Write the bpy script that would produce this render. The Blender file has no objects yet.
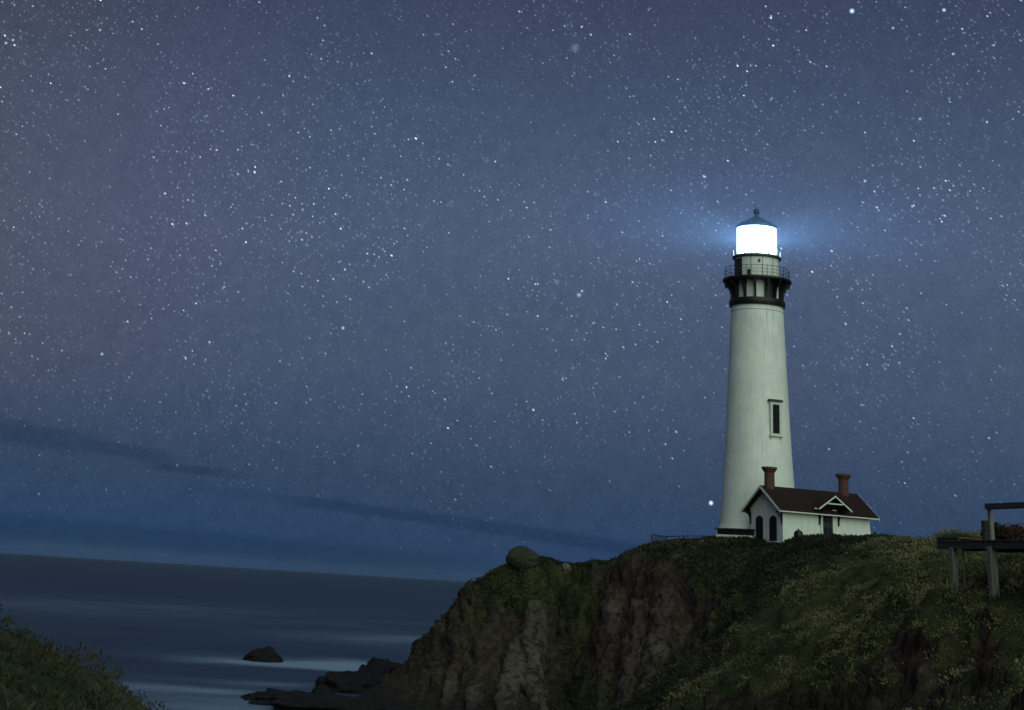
import bpy, bmesh, math, random
import numpy as np
from mathutils import Vector, Matrix, Euler
R = math.radians
random.seed(7); RNG = np.random.default_rng(11)
C = bpy.context.scene.collection
sc = bpy.context.scene

# ------------------------------------------------------------ camera
CAMZ = 12.0; FPX = 1600.0; ROLL = R(3.53); PPY = -144.0   # a long lens, frame shifted down below the optical axis
PITCH = math.atan(726.6*math.cos(ROLL)/FPX)
cd = bpy.data.cameras.new('camera'); cam = bpy.data.objects.new('camera', cd); C.objects.link(cam)
cd.sensor_width = 36.0; cd.lens = FPX/1024*36.0; cd.shift_y = (PPY-355)/1024; cd.clip_start = 0.1; cd.clip_end = 20000
M = Matrix.Rotation(math.pi/2+PITCH, 4, 'X') @ Matrix.Rotation(ROLL, 4, 'Z')
M.translation = Vector((0, 0, CAMZ)); cam.matrix_world = M
sc.camera = cam

def ray(px, py):
    u = (px-512)/FPX; v = -(py-PPY)/FPX
    c, s = math.cos(ROLL), math.sin(ROLL)
    a = u*c-v*s; b = u*s+v*c
    return Vector((a, math.cos(PITCH)-b*math.sin(PITCH), math.sin(PITCH)+b*math.cos(PITCH)))
def at(px, py, D):
    r = ray(px, py); k = D/math.hypot(r.x, r.y)
    return Vector((r.x*k, r.y*k, CAMZ+r.z*k))
def at_sea(px, py, z=0.0):
    r = ray(px, py); k = (z-CAMZ)/r.z
    return Vector((r.x*k, r.y*k, z))

# ------------------------------------------------------------ render settings
sc.view_settings.view_transform = 'Standard'; sc.view_settings.look = 'None'
sc.view_settings.exposure = 0; sc.view_settings.gamma = 1
sc.render.engine = 'CYCLES'
sc.cycles.use_denoising = True
try: sc.cycles.denoiser = 'OPENIMAGEDENOISE'; sc.cycles.denoising_input_passes = 'RGB_ALBEDO_NORMAL'; sc.cycles.denoising_prefilter = 'ACCURATE'
except Exception: pass
sc.cycles.use_adaptive_sampling = False
sc.cycles.max_bounces = 5; sc.cycles.transparent_max_bounces = 8
sc.cycles.sample_clamp_indirect = .2; sc.cycles.sample_clamp_direct = 6.0
sc.cycles.volume_bounces = 0
HAZE = 1e-5

# ------------------------------------------------------------ node helper
class NT:
    def __init__(s, tree): s.t = tree; s.n = tree.nodes; s.l = tree.links
    def node(s, typ, **kw):
        n = s.n.new(typ)
        for k, v in kw.items(): setattr(n, k, v)
        return n
    def put(s, sock, v):
        if hasattr(v, 'is_output') or isinstance(v, bpy.types.NodeSocket): s.l.new(v, sock)
        elif v is not None:
            if sock.type == 'RGBA' and len(v) == 3: v = (*v, 1)
            sock.default_value = v
    def m(s, op, a, b=None, c=None, clamp=False):
        n = s.node('ShaderNodeMath', operation=op, use_clamp=clamp)
        s.put(n.inputs[0], a)
        if b is not None: s.put(n.inputs[1], b)
        if c is not None: s.put(n.inputs[2], c)
        return n.outputs[0]
    def vm(s, op, a, b=None):
        n = s.node('ShaderNodeVectorMath', operation=op)
        s.put(n.inputs[0], a)
        if b is not None: s.put(n.inputs[1], b)
        return n.outputs['Value'] if op in ('DOT_PRODUCT', 'LENGTH', 'DISTANCE') else n.outputs[0]
    def ss(s, x, lo, hi, a=0.0, b=1.0, typ='SMOOTHSTEP'):
        n = s.node('ShaderNodeMapRange', interpolation_type=typ)
        for i, v in enumerate((x, lo, hi, a, b)): s.put(n.inputs[i], v)
        return n.outputs[0]
    def mix(s, f, a, b, bt='MIX'):
        n = s.node('ShaderNodeMix', data_type='RGBA', blend_type=bt)
        s.put(n.inputs[0], f); s.put(n.inputs[6], a); s.put(n.inputs[7], b)
        return n.outputs[2]
    def noise(s, vec, scale, detail=3, rough=.5, dist=0.0):
        n = s.node('ShaderNodeTexNoise'); s.put(n.inputs['Vector'], vec)
        n.inputs['Scale'].default_value = scale; n.inputs['Detail'].default_value = detail
        n.inputs['Roughness'].default_value = rough; n.inputs['Distortion'].default_value = dist
        return n.outputs[0]
    def mapping(s, vec, rot=(0, 0, 0), scale=(1, 1, 1), loc=(0, 0, 0)):
        n = s.node('ShaderNodeMapping'); s.put(n.inputs[0], vec)
        n.inputs[1].default_value = loc; n.inputs[2].default_value = rot; n.inputs[3].default_value = scale
        return n.outputs[0]
    def ramp(s, f, stops, interp='LINEAR'):
        n = s.node('ShaderNodeValToRGB'); n.color_ramp.interpolation = interp
        e = n.color_ramp.elements
        while len(e) < len(stops): e.new(0.5)
        for el, (p, c) in zip(e, stops): el.position = p; el.color = (*c, 1)
        s.put(n.inputs[0], f); return n.outputs[0]

def lin(r, g, b):
    f = lambda v: (v/255/12.92) if v <= 10 else ((v/255+.055)/1.055)**2.4
    return (f(r), f(g), f(b))

# ------------------------------------------------------------ world: starry night sky
w = bpy.data.worlds.new('World'); sc.world = w; w.use_nodes = True
t = NT(w.node_tree); t.n.clear()
try: w.cycles.sampling_method = 'NONE'
except Exception: pass
gen = t.node('ShaderNodeTexCoord').outputs['Generated']
sep = t.node('ShaderNodeSeparateXYZ'); t.put(sep.inputs[0], gen)
el = t.m('MULTIPLY', t.m('ARCSINE', sep.outputs[2]), 180/math.pi)
az = t.m('MULTIPLY', t.m('ARCTAN2', sep.outputs[0], sep.outputs[1]), 180/math.pi)
e01 = t.ss(el, -5, 95, 0, 1, 'LINEAR')
def S(e): return (e*.53+5)/100
base = t.ramp(e01, [(0.0, lin(30, 45, 66)), (S(-.5), lin(36, 60, 90)), (S(1.5), lin(39, 64, 96)), (S(6), lin(52, 71, 99)),
                    (S(12), lin(68, 83, 109)), (S(20), lin(73, 87, 114)), (S(28), lin(67, 81, 108)), (S(36), lin(58, 69, 95)), (1.0, lin(44, 54, 80))])
big = t.noise(gen, 4.6, 4, .55)
base = t.mix(t.ss(big, .38, .66, 0, .42), base, t.mix(1.0, base, (1.12, .98, .93), 'MULTIPLY'))
base = t.mix(t.m('MULTIPLY', t.ss(az, -3, -18), t.ss(el, 1, 6)), base, t.mix(1.0, base, (1.13, .95, .86), 'MULTIPLY'))
mott = t.noise(gen, 108, 3, .6)
base = t.mix(1.0, base, t.ramp(mott, [(.25, (.9, .91, .93)), (.75, (1.1, 1.09, 1.07))]), 'MULTIPLY')
grain = t.noise(gen, 700, 2, .6)
base = t.mix(1.0, base, t.ramp(grain, [(.3, (.93, .93, .94)), (.7, (1.07, 1.07, 1.06))]), 'MULTIPLY')
# low cloud streaks
cv = t.node('ShaderNodeCombineXYZ'); t.put(cv.inputs[0], az); t.put(cv.inputs[1], el)
wob = t.m('SUBTRACT', t.noise(t.mapping(cv.outputs[0], scale=(.12, .55, 1)), 1.0, 4, .55), .5)
def azel(px, py):
    r = ray(px, py); return math.degrees(math.atan2(r.x, r.y)), math.degrees(math.atan2(r.z, math.hypot(r.x, r.y)))
def band(p0, p1, half_px, soft=1.6, rag=.3):
    (a0, e0), (a1, e1) = azel(*p0), azel(*p1); slope = (e1-e0)/(a1-a0); half = half_px/FPX*57.3
    c = t.m('ADD', t.m('ADD', t.m('MULTIPLY', t.m('SUBTRACT', az, a0), slope), e0), t.m('MULTIPLY', wob, rag))
    d = t.m('ABSOLUTE', t.m('SUBTRACT', el, c))
    k = t.ss(d, half*.35, half*1.0, 1, 0)
    return t.m('MULTIPLY', k, t.m('MULTIPLY', t.ss(az, a0-soft, a0+soft), t.ss(az, a1-soft*1.5, a1+soft, 1, 0)))
b1 = t.m('MAXIMUM', band((-60, 417), (95, 446), 15, .9), band((40, 436), (175, 459), 8, .8))
b2 = band((150, 464), (240, 474), 5, .8)
b3 = band((-60, 518), (480, 570), 14, 2, .2)
b4 = t.m('MAXIMUM', band((300, 502), (500, 527), 6, 1.2), band((420, 516), (680, 556), 8, 1.2))
b5 = band((190, 487), (400, 512), 6, 1.2)
clo = t.m('ADD', t.m('MULTIPLY', t.m('MAXIMUM', t.m('MAXIMUM', b1, b2), b4), .95), t.m('MULTIPLY', t.m('MAXIMUM', b3, t.m('MULTIPLY', b5, .5)), .75), clamp=True)
# stars
def layer(scale, r, rot, stretch, pw, gain, thr=0.0):
    v = t.mapping(t.mapping(gen, rot=(0, -rot, 0)), scale=(.58, 1, 1), loc=stretch)
    n = t.node('ShaderNodeTexVoronoi', voronoi_dimensions='3D', feature='F1'); t.put(n.inputs['Vector'], v); n.inputs['Scale'].default_value = scale
    cs = t.node('ShaderNodeSeparateColor'); t.put(cs.inputs[0], n.outputs['Color'])
    rad = t.m('MULTIPLY', t.m('ADD', t.m('MULTIPLY', cs.outputs[1], .6), .7), r)
    k = t.m('POWER', t.m('SUBTRACT', 1.0, t.m('DIVIDE', n.outputs['Distance'], rad), clamp=True), 1.1)
    br = t.m('MULTIPLY', t.m('POWER', t.ss(cs.outputs[0], thr, 1.0, 0, 1, 'LINEAR'), pw), gain)
    col = t.mix(cs.outputs[2], (.50, .76, 1.0), (.80, .88, 1.0))
    return t.mix(1.0, (0, 0, 0), t.vm('SCALE', col), 'ADD') if False else (t.m('MULTIPLY', k, br), col)
dens = t.ss(t.noise(gen, 12, 3, .6), .34, .62, .25, 1.3)
low = t.ss(el, .5, 8, .06, 1.0)
stars = None
for args in [(560, .34, .9, (1, .62, 1), 1.4, .22), (390, .19, .6, (5, .62, .8), 2.4, .95), (235, .11, .8, (2, 8, 1), 2.2, 2.2), (130, .062, .5, (1, 3, 6), 2.2, 3.2), (62, .034, 1.0, (4, 4, 1), 1.3, 3.2)]:
    f, col = layer(*args)
    f = t.m('MULTIPLY', f, dens)
    n = t.node('ShaderNodeVectorMath', operation='SCALE'); t.put(n.inputs[0], col); t.put(n.inputs['Scale'], f)
    stars = n.outputs[0] if stars is None else t.vm('ADD', stars, n.outputs[0])
# the few bright stars that can be told apart
for (px, py, sz, g) in [(711, 503, 2.6, 6.0), (852, 11, 3.0, 1.5), (944, 10, 2.2, 1.2), (343, 328, 2.0, .8), (579, 295, 2.8, .55), (557, 282, 3.6, .12), (575, 48, 5.5, .16),
                        (582, 291, 1.6, .8), (487, 160, 4.5, .06), (495, 545, 1.8, .9), (920, 119, 2.0, .6), (102, 354, 1.8, .8), (407, 543, 1.4, .6), (865, 181, 1.8, .8),
                        (893, 28, 1.7, .8), (987, 122, 1.5, .9), (953, 54, 1.6, .9), (6, 43, 1.8, .8), (13, 40, 1.7, .8), (100, 30, 1.5, .8), (989, 438, 1.4, .9), (829, 449, 1.4, .9)]:
    d = ray(px, py).normalized()
    ds = t.vm('DISTANCE', gen, tuple(d))
    k = t.m('POWER', t.m('SUBTRACT', 1.0, t.m('DIVIDE', ds, sz/FPX), clamp=True), 1.2)
    n = t.node('ShaderNodeVectorMath', operation='SCALE'); n.inputs[0].default_value = (.62, .86, 1.0); t.put(n.inputs['Scale'], t.m('MULTIPLY', k, g/ (low and 1)))
    stars = t.vm('ADD', stars, n.outputs[0])
n = t.node('ShaderNodeVectorMath', operation='SCALE'); t.put(n.inputs[0], stars); t.put(n.inputs['Scale'], t.m('MULTIPLY', low, t.ss(clo, 0, 1, 1, .5)))
base = t.mix(clo, base, t.mix(1.0, base, (.68, .77, .82), 'MULTIPLY'))
base = t.vm('ADD', base, n.outputs[0])
bg = t.node('ShaderNodeBackground'); t.put(bg.inputs[0], base); bg.inputs[1].default_value = 1.0
out = t.node('ShaderNodeOutputWorld'); t.l.new(bg.outputs[0], out.inputs[0])

# ------------------------------------------------------------ moonlight: one soft warm-green lamp from the right
sd = bpy.data.lights.new('moonlight', 'SUN'); so = bpy.data.objects.new('moonlight', sd); C.objects.link(so)
sd.energy = 2.0; sd.color = (.82, 1.0, .79); sd.angle = R(78)
SAZ, SEL = R(160), R(30)
to = Vector((math.sin(SAZ)*math.cos(SEL), math.cos(SAZ)*math.cos(SEL), math.sin(SEL)))
so.rotation_euler = to.to_track_quat('Z', 'Y').to_euler()

# ------------------------------------------------------------ materials
def mat(name, build):
    m = bpy.data.materials.new(name); m.use_nodes = True; tt = NT(m.node_tree); tt.n.clear()
    p = tt.node('ShaderNodeBsdfPrincipled'); o = tt.node('ShaderNodeOutputMaterial'); tt.l.new(p.outputs[0], o.inputs[0])
    p.inputs['Roughness'].default_value = .8
    build(tt, p); return m
def simple(name, c1, c2, scale=4, rough=.7, bump=.0, metal=0.0, detail=4, stretch=(1, 1, 1), spec=.3):
    def b(tt, p):
        co = tt.mapping(tt.node('ShaderNodeTexCoord').outputs['Object'], scale=stretch)
        n = tt.noise(co, scale, detail, .6)
        tt.put(p.inputs['Base Color'], tt.ramp(n, [(.32, c1), (.68, c2)]))
        p.inputs['Roughness'].default_value = rough; p.inputs['Metallic'].default_value = metal
        p.inputs['Specular IOR Level'].default_value = spec
        if bump:
            bn = tt.node('ShaderNodeBump'); bn.inputs['Strength'].default_value = bump; bn.inputs['Distance'].default_value = .05
            tt.put(bn.inputs['Height'], n); tt.l.new(bn.outputs[0], p.inputs['Normal'])
    return mat(name, b)

def whitewash(tt, p):
    co = tt.node('ShaderNodeTexCoord').outputs['Object']
    patch = tt.noise(co, .55, 5, .6)
    c = tt.ramp(patch, [(.3, (.58, .62, .60)), (.7, (.74, .75, .70))])
    streak = tt.noise(tt.mapping(co, scale=(2.6, 2.6, .09)), 1.6, 4, .6)
    c = tt.mix(tt.ss(streak, .52, .78, 0, .5), c, (.36, .38, .33))
    sepz = tt.node('ShaderNodeSeparateXYZ'); tt.put(sepz.inputs[0], co)
    rust = tt.noise(tt.mapping(co, scale=(5, 5, .16)), 1.5, 3, .6)
    near_top = tt.ss(sepz.outputs[2], 17, 23.5)
    c = tt.mix(tt.m('MULTIPLY', tt.ss(rust, .54, .72, 0, .65), near_top), c, (.26, .21, .14))
    # stain below the window, course lines of the brick under the paint
    band_ = tt.m('PINGPONG', sepz.outputs[2], .45)
    c = tt.mix(tt.ss(band_, 0.0, .03, .10, 0), c, (.4, .42, .4))
    tt.put(p.inputs['Base Color'], c); p.inputs['Roughness'].default_value = .65
    h = tt.noise(co, 9, 4, .6)
    bn = tt.node('ShaderNodeBump'); bn.inputs['Strength'].default_value = .35; bn.inputs['Distance'].default_value = .03
    tt.put(bn.inputs['Height'], h); tt.l.new(bn.outputs[0], p.inputs['Normal'])
M_tower = mat('whitewashed_brick', whitewash)
M_white = simple('white_paint', (.55, .58, .54), (.68, .69, .64), 1.6, .6, .2, stretch=(1.5, 1.5, .35))
M_trim = simple('trim_paint', (.50, .54, .50), (.62, .64, .58), 3, .5)
M_black = simple('black_iron', (.004, .0045, .005), (.010, .010, .010), 3, .45, .2, spec=.3)
M_iron2 = simple('weathered_iron', (.03, .032, .034), (.07, .068, .062), 4, .5)
M_dark = simple('dark_shutter', (.005, .006, .010), (.010, .012, .018), 5, .6, spec=.15)
M_glass = simple('dark_glass', (.004, .005, .006), (.008, .009, .011), 2, .35, spec=.15)
M_roofblue = simple('lantern_roof_copper', (.015, .04, .055), (.035, .07, .09), 4, .4, metal=.1, spec=.5)
M_wood = simple('weathered_timber', (.09, .088, .082), (.21, .20, .18), 3.0, .85, .5, stretch=(4, 4, .6))
M_woodd = simple('dark_timber', (.03, .028, .027), (.07, .066, .062), 3.0, .85, .4, stretch=(.6, 4, 4))
M_conc = simple('concrete', (.16, .16, .15), (.30, .29, .27), 2, .9, .3)
def brickm(tt, p):
    co = tt.node('ShaderNodeTexCoord').outputs['Object']
    n = tt.node('ShaderNodeTexBrick'); tt.put(n.inputs['Vector'], tt.mapping(co, rot=(R(90), 0, 0)))
    n.inputs['Scale'].default_value = 4.2; n.inputs['Color1'].default_value = (.12, .034, .024, 1); n.inputs['Color2'].default_value = (.07, .024, .018, 1); n.inputs['Mortar'].default_value = (.05, .04, .036, 1)
    c = tt.mix(tt.ss(tt.noise(co, 3, 3), .4, .7, 0, .6), n.outputs[0], (.05, .03, .028))
    tt.put(p.inputs['Base Color'], c); p.inputs['Roughness'].default_value = .9
M_brick = mat('red_brick', brickm)
def shingles(tt, p):
    co = tt.node('ShaderNodeTexCoord').outputs['Object']
    n = tt.node('ShaderNodeTexBrick'); tt.put(n.inputs['Vector'], co)
    n.inputs['Scale'].default_value = 3.0; n.inputs['Color1'].default_value = (.016, .007, .007, 1); n.inputs['Color2'].default_value = (.028, .010, .010, 1); n.inputs['Mortar'].default_value = (.010, .006, .006, 1)
    n.inputs['Mortar Size'].default_value = .03
    c = tt.mix(tt.ss(tt.noise(co, 1.2, 4), .4, .7, 0, .6), n.outputs[0], (.022, .013, .012))
    tt.put(p.inputs['Base Color'], c); p.inputs['Roughness'].default_value = .85
    p.inputs['Specular IOR Level'].default_value = .2
    bn = tt.node('ShaderNodeBump'); bn.inputs['Strength'].default_value = .5; bn.inputs['Distance'].default_value = .03
    tt.put(bn.inputs['Height'], n.outputs[0]); tt.l.new(bn.outputs[0], p.inputs['Normal'])
M_shing = mat('red_brown_shingles', shingles)

def lampglass(tt, p):
    tt.n.clear(); o = tt.node('ShaderNodeOutputMaterial')
    e = tt.node('ShaderNodeEmission'); e.inputs[0].default_value = (.78, .93, 1, 1); e.inputs[1].default_value = 4.5
    tr = tt.node('ShaderNodeBsdfTransparent'); a = tt.node('ShaderNodeAddShader')
    tt.l.new(e.outputs[0], a.inputs[0]); tt.l.new(tr.outputs[0], a.inputs[1]); tt.l.new(a.outputs[0], o.inputs[0])
M_lamp = mat('lit_lantern_glass', lambda tt, p: lampglass(tt, p))
M_lamp.cycles.emission_sampling = 'NONE'

# ------------------------------------------------------------ mesh helpers
class MB:
    def __init__(s): s.b = bmesh.new()
    def box(s, c, d, rot=None, bev=0.0):
        r = bmesh.ops.create_cube(s.b, size=1.0); vs = r['verts']
        mx = Matrix.Translation(Vector(c)) @ (rot.to_4x4() if rot else Matrix()) @ Matrix.Diagonal((*d, 1))
        bmesh.ops.transform(s.b, matrix=mx, verts=vs)
        if bev: bmesh.ops.bevel(s.b, geom=list({e for v in vs for e in v.link_edges}), offset=bev, segments=1, affect='EDGES')
        return s
    def bar(s, a, b, wd, ht=None, up=(0, 0, 1), bev=0.0):
        a = Vector(a); b = Vector(b); d = b-a; L = d.length; x = d.normalized(); u = Vector(up)
        y = u.cross(x)
        if y.length < 1e-4: y = Vector((0, 1, 0)).cross(x)
        y.normalize(); z = x.cross(y)
        rot = Matrix((x, y, z)).transposed()
        return s.box((a+b)/2, (L, wd, ht or wd), rot, bev)
    def tube(s, pts, r, seg=8, r2=None):
        pts = [Vector(p) for p in pts]; rings = []
        for i, p in enumerate(pts):
            d = (pts[min(i+1, len(pts)-1)]-pts[max(i-1, 0)]).normalized()
            y = d.cross(Vector((0, 0, 1)));  y = y if y.length > 1e-3 else Vector((1, 0, 0)); y.normalize(); z = d.cross(y)
            rr = r+(((r2 if r2 is not None else r)-r)*i/max(1, len(pts)-1))
            rings.append([s.b.verts.new(p+y*math.cos(k*2*math.pi/seg)*rr+z*math.sin(k*2*math.pi/seg)*rr) for k in range(seg)])
        for a, b in zip(rings, rings[1:]):
            for k in range(seg): s.b.faces.new((a[k], a[(k+1) % seg], b[(k+1) % seg], b[k]))
        s.b.faces.new(rings[0][::-1]); s.b.faces.new(rings[-1]); return s
    def lathe(s, prof, seg=64, close=False, a0=0, a1=2*math.pi):
        full = abs(a1-a0-2*math.pi) < 1e-6; n = seg if full else seg+1
        rings = [[s.b.verts.new((r*math.cos(a0+(a1-a0)*k/seg), r*math.sin(a0+(a1-a0)*k/seg), z)) for k in range(n)] for r, z in prof]
        pr = list(zip(rings, rings[1:]))+([(rings[-1], rings[0])] if close else [])
        for a, b in pr:
            for k in range(seg):
                j = (k+1) % n
                s.b.faces.new((a[k], a[j], b[j], b[k]))
        if not full and close:
            s.b.faces.new([r[0] for r in rings][::-1]); s.b.faces.new([r[-1] for r in rings])
        return s
    def poly(s, pts, ext):
        """prism: polygon pts extruded by vector ext"""
        e = Vector(ext); a = [s.b.verts.new(p) for p in pts]; b = [s.b.verts.new(Vector(p)+e) for p in pts]
        s.b.faces.new(a[::-1]); s.b.faces.new(b)
        for i in range(len(a)): j = (i+1) % len(a); s.b.faces.new((a[i], a[j], b[j], b[i]))
        return s
    def build(s, name, m, parent=None, smooth=False, auto=None):
        bmesh.ops.recalc_face_normals(s.b, faces=s.b.faces[:])
        me = bpy.data.meshes.new(name); s.b.to_mesh(me); s.b.free()
        o = bpy.data.objects.new(name, me); C.objects.link(o); me.materials.append(m)
        if smooth:
            for p in me.polygons: p.use_smooth = True
            if auto:
                try: me.set_sharp_from_angle(angle=R(auto))
                except Exception: pass
        if parent: o.parent = parent
        return o
def tag(o, label=None, cat=None, group=None, kind=None):
    if label: o['label'] = label
    if cat: o['category'] = cat
    if group: o['group'] = group
    if kind: o['kind'] = kind
    return o
def empty(name, loc, rz=0):
    o = bpy.data.objects.new(name, None); C.objects.link(o); o.location = loc; o.rotation_euler = (0, 0, rz); o.empty_display_size = .3
    return o
def npmesh(name, V, F, m, attrs=None, smooth=True):
    V = np.asarray(V, np.float32); F = np.asarray(F, np.int32); k = F.shape[1]
    me = bpy.data.meshes.new(name); me.vertices.add(len(V)); me.vertices.foreach_set('co', V.ravel())
    me.loops.add(F.size); me.loops.foreach_set('vertex_index', F.ravel())
    me.polygons.add(len(F)); me.polygons.foreach_set('loop_start', np.arange(0, F.size, k, dtype=np.int32))
    me.polygons.foreach_set('loop_total', np.full(len(F), k, np.int32))
    me.update(calc_edges=True)
    me.polygons.foreach_set('use_smooth', np.full(len(F), smooth, bool))
    for an, av in (attrs or {}).items():
        a = me.attributes.new(an, 'FLOAT', 'POINT'); a.data.foreach_set('value', np.asarray(av, np.float32).ravel())
    me.materials.append(m); o = bpy.data.objects.new(name, me); C.objects.link(o); return o

# ------------------------------------------------------------ numpy noise
def _h(i, j, k, s):
    n = (i.astype(np.int64)*374761393+j.astype(np.int64)*668265263+k.astype(np.int64)*2147483647+s*974711) & 0xffffffff
    n = ((n ^ (n >> 13))*1274126177) & 0xffffffff; n = ((n ^ (n >> 16))*2246822519) & 0xffffffff; n = n ^ (n >> 15)
    return (n & 0xffffff)/float(0xffffff)
def vn(x, y, z, s=0):
    i = np.floor(x); j = np.floor(y); k = np.floor(z); u = x-i; v = y-j; q = z-k
    u = u*u*u*(u*(u*6-15)+10); v = v*v*v*(v*(v*6-15)+10); q = q*q*q*(q*(q*6-15)+10)
    f = lambda a, b, c: _h(i+a, j+b, k+c, s)
    L = lambda a, b, tt: a+(b-a)*tt
    return L(L(L(f(0, 0, 0), f(1, 0, 0), u), L(f(0, 1, 0), f(1, 1, 0), u), v), L(L(f(0, 0, 1), f(1, 0, 1), u), L(f(0, 1, 1), f(1, 1, 1), u), v), q)*2-1
def fbm(x, y, z, s=0, o=4, g=.5):
    r = 0; a = 1; t_ = 0
    for i in range(o): r = r+a*vn(x, y, z, s+i*17); t_ += a; a *= g; x, y, z = x*2.03+3.1, y*2.03+1.7, z*2.03+5.3
    return r/t_
def ridged(x, y, z, s=0, o=4, g=.5):
    r = 0; a = 1; t_ = 0
    for i in range(o): r = r+a*(1-np.abs(vn(x, y, z, s+i*17))*2); t_ += a; a *= g; x, y, z = x*2.07+3.1, y*2.07+1.7, z*2.07+5.3
    return r/t_
def sst(a, b, x): u = np.clip((x-a)/(b-a), 0, 1); return u*u*(3-2*u)

# ------------------------------------------------------------ terrain
ctrl = []
def Dm(D): return float(np.interp(D, [0, 30, 64, 76, 84, 100, 140, 250], [0, 60, 128, 160, 174, 192, 250, 520]))
def P(px, py, D): v = at(px, py, Dm(D)); ctrl.append((v.x, v.y, v.z))
def Wp(a, D, z):
    a = a*.555 if abs(a) < 45 else a; D = Dm(D)
    ctrl.append((math.sin(R(a))*D, math.cos(R(a))*D, z))
# headland skyline and the ground behind it
for q in [(512, 560, 97), (540, 556, 96), (575, 559, 96), (600, 558, 95), (555, 557, 99), (590, 558, 99), (625, 552, 92), (655, 547, 89), (690, 544, 88), (735, 541, 86), (783, 538.5, 80), (830, 535.5, 79), (880, 534.5, 76), (935, 538.5, 62), (1000, 547, 50), (1060, 551, 48)]: P(q[0], q[1]+float(np.interp(q[0], [550, 590, 625, 655, 690, 735, 783, 830, 880, 935, 1000], [5, 1, 4, 15, 25, 20, 4, 4, 4, 13, 14])), q[2])
# seaward profile
for q in [(492, 572, 96), (476, 587, 95), (462, 605, 95), (448, 630, 94), (434, 648, 94), (414, 668, 94), (395, 682, 93), (372, 700, 92)]: P(*q)
# face of the headland
for q in [(500, 600, 92.5), (470, 640, 89.5), (440, 690, 87), (500, 640, 90), (515, 690, 84), (490, 700, 84.5), (535, 700, 85), (598, 640, 93), (558, 640, 94.5), (566, 672, 96.5), (574, 705, 97),
          (610, 600, 92), (610, 650, 90), (615, 700, 88), (650, 590, 89), (660, 630, 86.5), (650, 680, 83), (700, 600, 85), (690, 650, 82), (660, 705, 80), (740, 575, 83), (720, 620, 80), (700, 570, 87)]: P(*q)
# gully behind the near ridge
for q in [(800, 560, 76), (770, 590, 74), (740, 625, 73), (715, 660, 72)]: P(*q)
# near ridge, crest then face
for q in [(880, 548, 64), (850, 560, 60), (820, 576, 57.5), (795, 592, 56), (765, 622, 54), (730, 660, 52), (700, 692, 50.5)]: P(*q)
for q in [(840, 600, 52), (800, 640, 50), (760, 690, 47), (850, 640, 46.5), (840, 700, 42), (900, 570, 51), (910, 610, 43), (905, 640, 39.5), (900, 700, 38), (950, 560, 46), (955, 600, 38.5), (945, 640, 35), (940, 705, 33.5),
          (1000, 570, 41), (1000, 605, 36), (1000, 640, 33), (1000, 705, 31), (1060, 600, 34), (1060, 700, 28)]: P(*q)
# hidden ground, world bearings
for q in [(16, 94, 17.6), (12, 96, 16.3), (20, 88, 16.9), (24, 88, 17.0), (16, 104, 17.5), (8, 104, 13), (2, 104, 11), (4, 101.5, 14.0), (6.5, 101.5, 14.2), (8, 100, 14.4), (-1, 104, 4), (4, 114, 2), (10, 116, 6), (18, 118, 10), (26, 120, 12), (-4, 108, -2.5), (0, 122, -3), (10, 134, -3), (20, 140, -2), (30, 150, 4),
          (-9, 96, -2.2), (-9, 84, -2), (-4, 80, -1.6), (2, 76, -1.2), (8, 66, -.8), (10, 56, -.6), (11, 45, 0), (14, 34, 1.0), (22, 25, 3.2), (34, 21, 5.5), (0, 60, -1.6), (0, 45, -1.4), (-12, 60, -2.4), (-20, 90, -3), (-30, 60, -3), (-22, 40, -2.6),
          (34, 40, 13.3), (31, 52, 14.2), (40, 60, 15.0), (34, 80, 15.6), (28, 75, 16.0), (34, 110, 15.5), (50, 30, 12.5), (50, 90, 19), (70, 60, 18), (90, 30, 13), (120, 30, 12), (180, 30, 12), (240, 20, 11.5), (270, 25, 11), (-60, 30, 7),
          (0, 0.5, 10.3), (0, 6, 9.6), (0, 10, 8.2), (0, 16, 5.2), (0, 28, .8), (15, 10, 8.2), (15, 20, 3.5), (35, 10, 8.6), (60, 10, 10.4), (-40, 5, 10.6), (-90, 10, 11.8)]: Wp(*q)
for q in [(20.5, 69, 11.0), (18.8, 66, 9.2), (16.8, 62.5, 7.0), (14.6, 60, 4.2), (13, 58, 2.2), (22, 74, 14.0)]: Wp(*q)
v = at(951, 593, 74); ctrl.append((v.x, v.y, v.z)); v = at(989, 608, 71); ctrl.append((v.x, v.y, v.z))
# near left slope, crest then behind
for q in [(-20, 607, 13), (0, 615, 13.5), (18, 621, 13.8), (36, 629, 14.0), (55, 640, 14.5), (80, 655, 15), (105, 675, 15.8), (128, 695, 16.5), (150, 712, 17.2)]: P(q[0]-22, q[1]+3, q[2])
for q in [(0, 700, 9), (60, 700, 11)]: P(*q)
for q in [(-36, 13.2, 11.6), (-50, 14, 11.7), (-27, 20, 7.0), (-22, 22, 5), (-30, 30, 1), (-18, 26, 2.5), (-44, 24, 4), (-60, 40, -1), (-60, 22, 7.5)]: Wp(*q)
for fx in (-140, -90, -60, -35, -12, 8):
    for fy in (215, 245, 300, 380, 480, 600): ctrl.append((fx, fy, -4.0))
for fx, fy in ((22, 235), (45, 260), (60, 300), (30, 360), (30, 480), (30, 620), (70, 420)): ctrl.append((fx, fy, -3.0))
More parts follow.
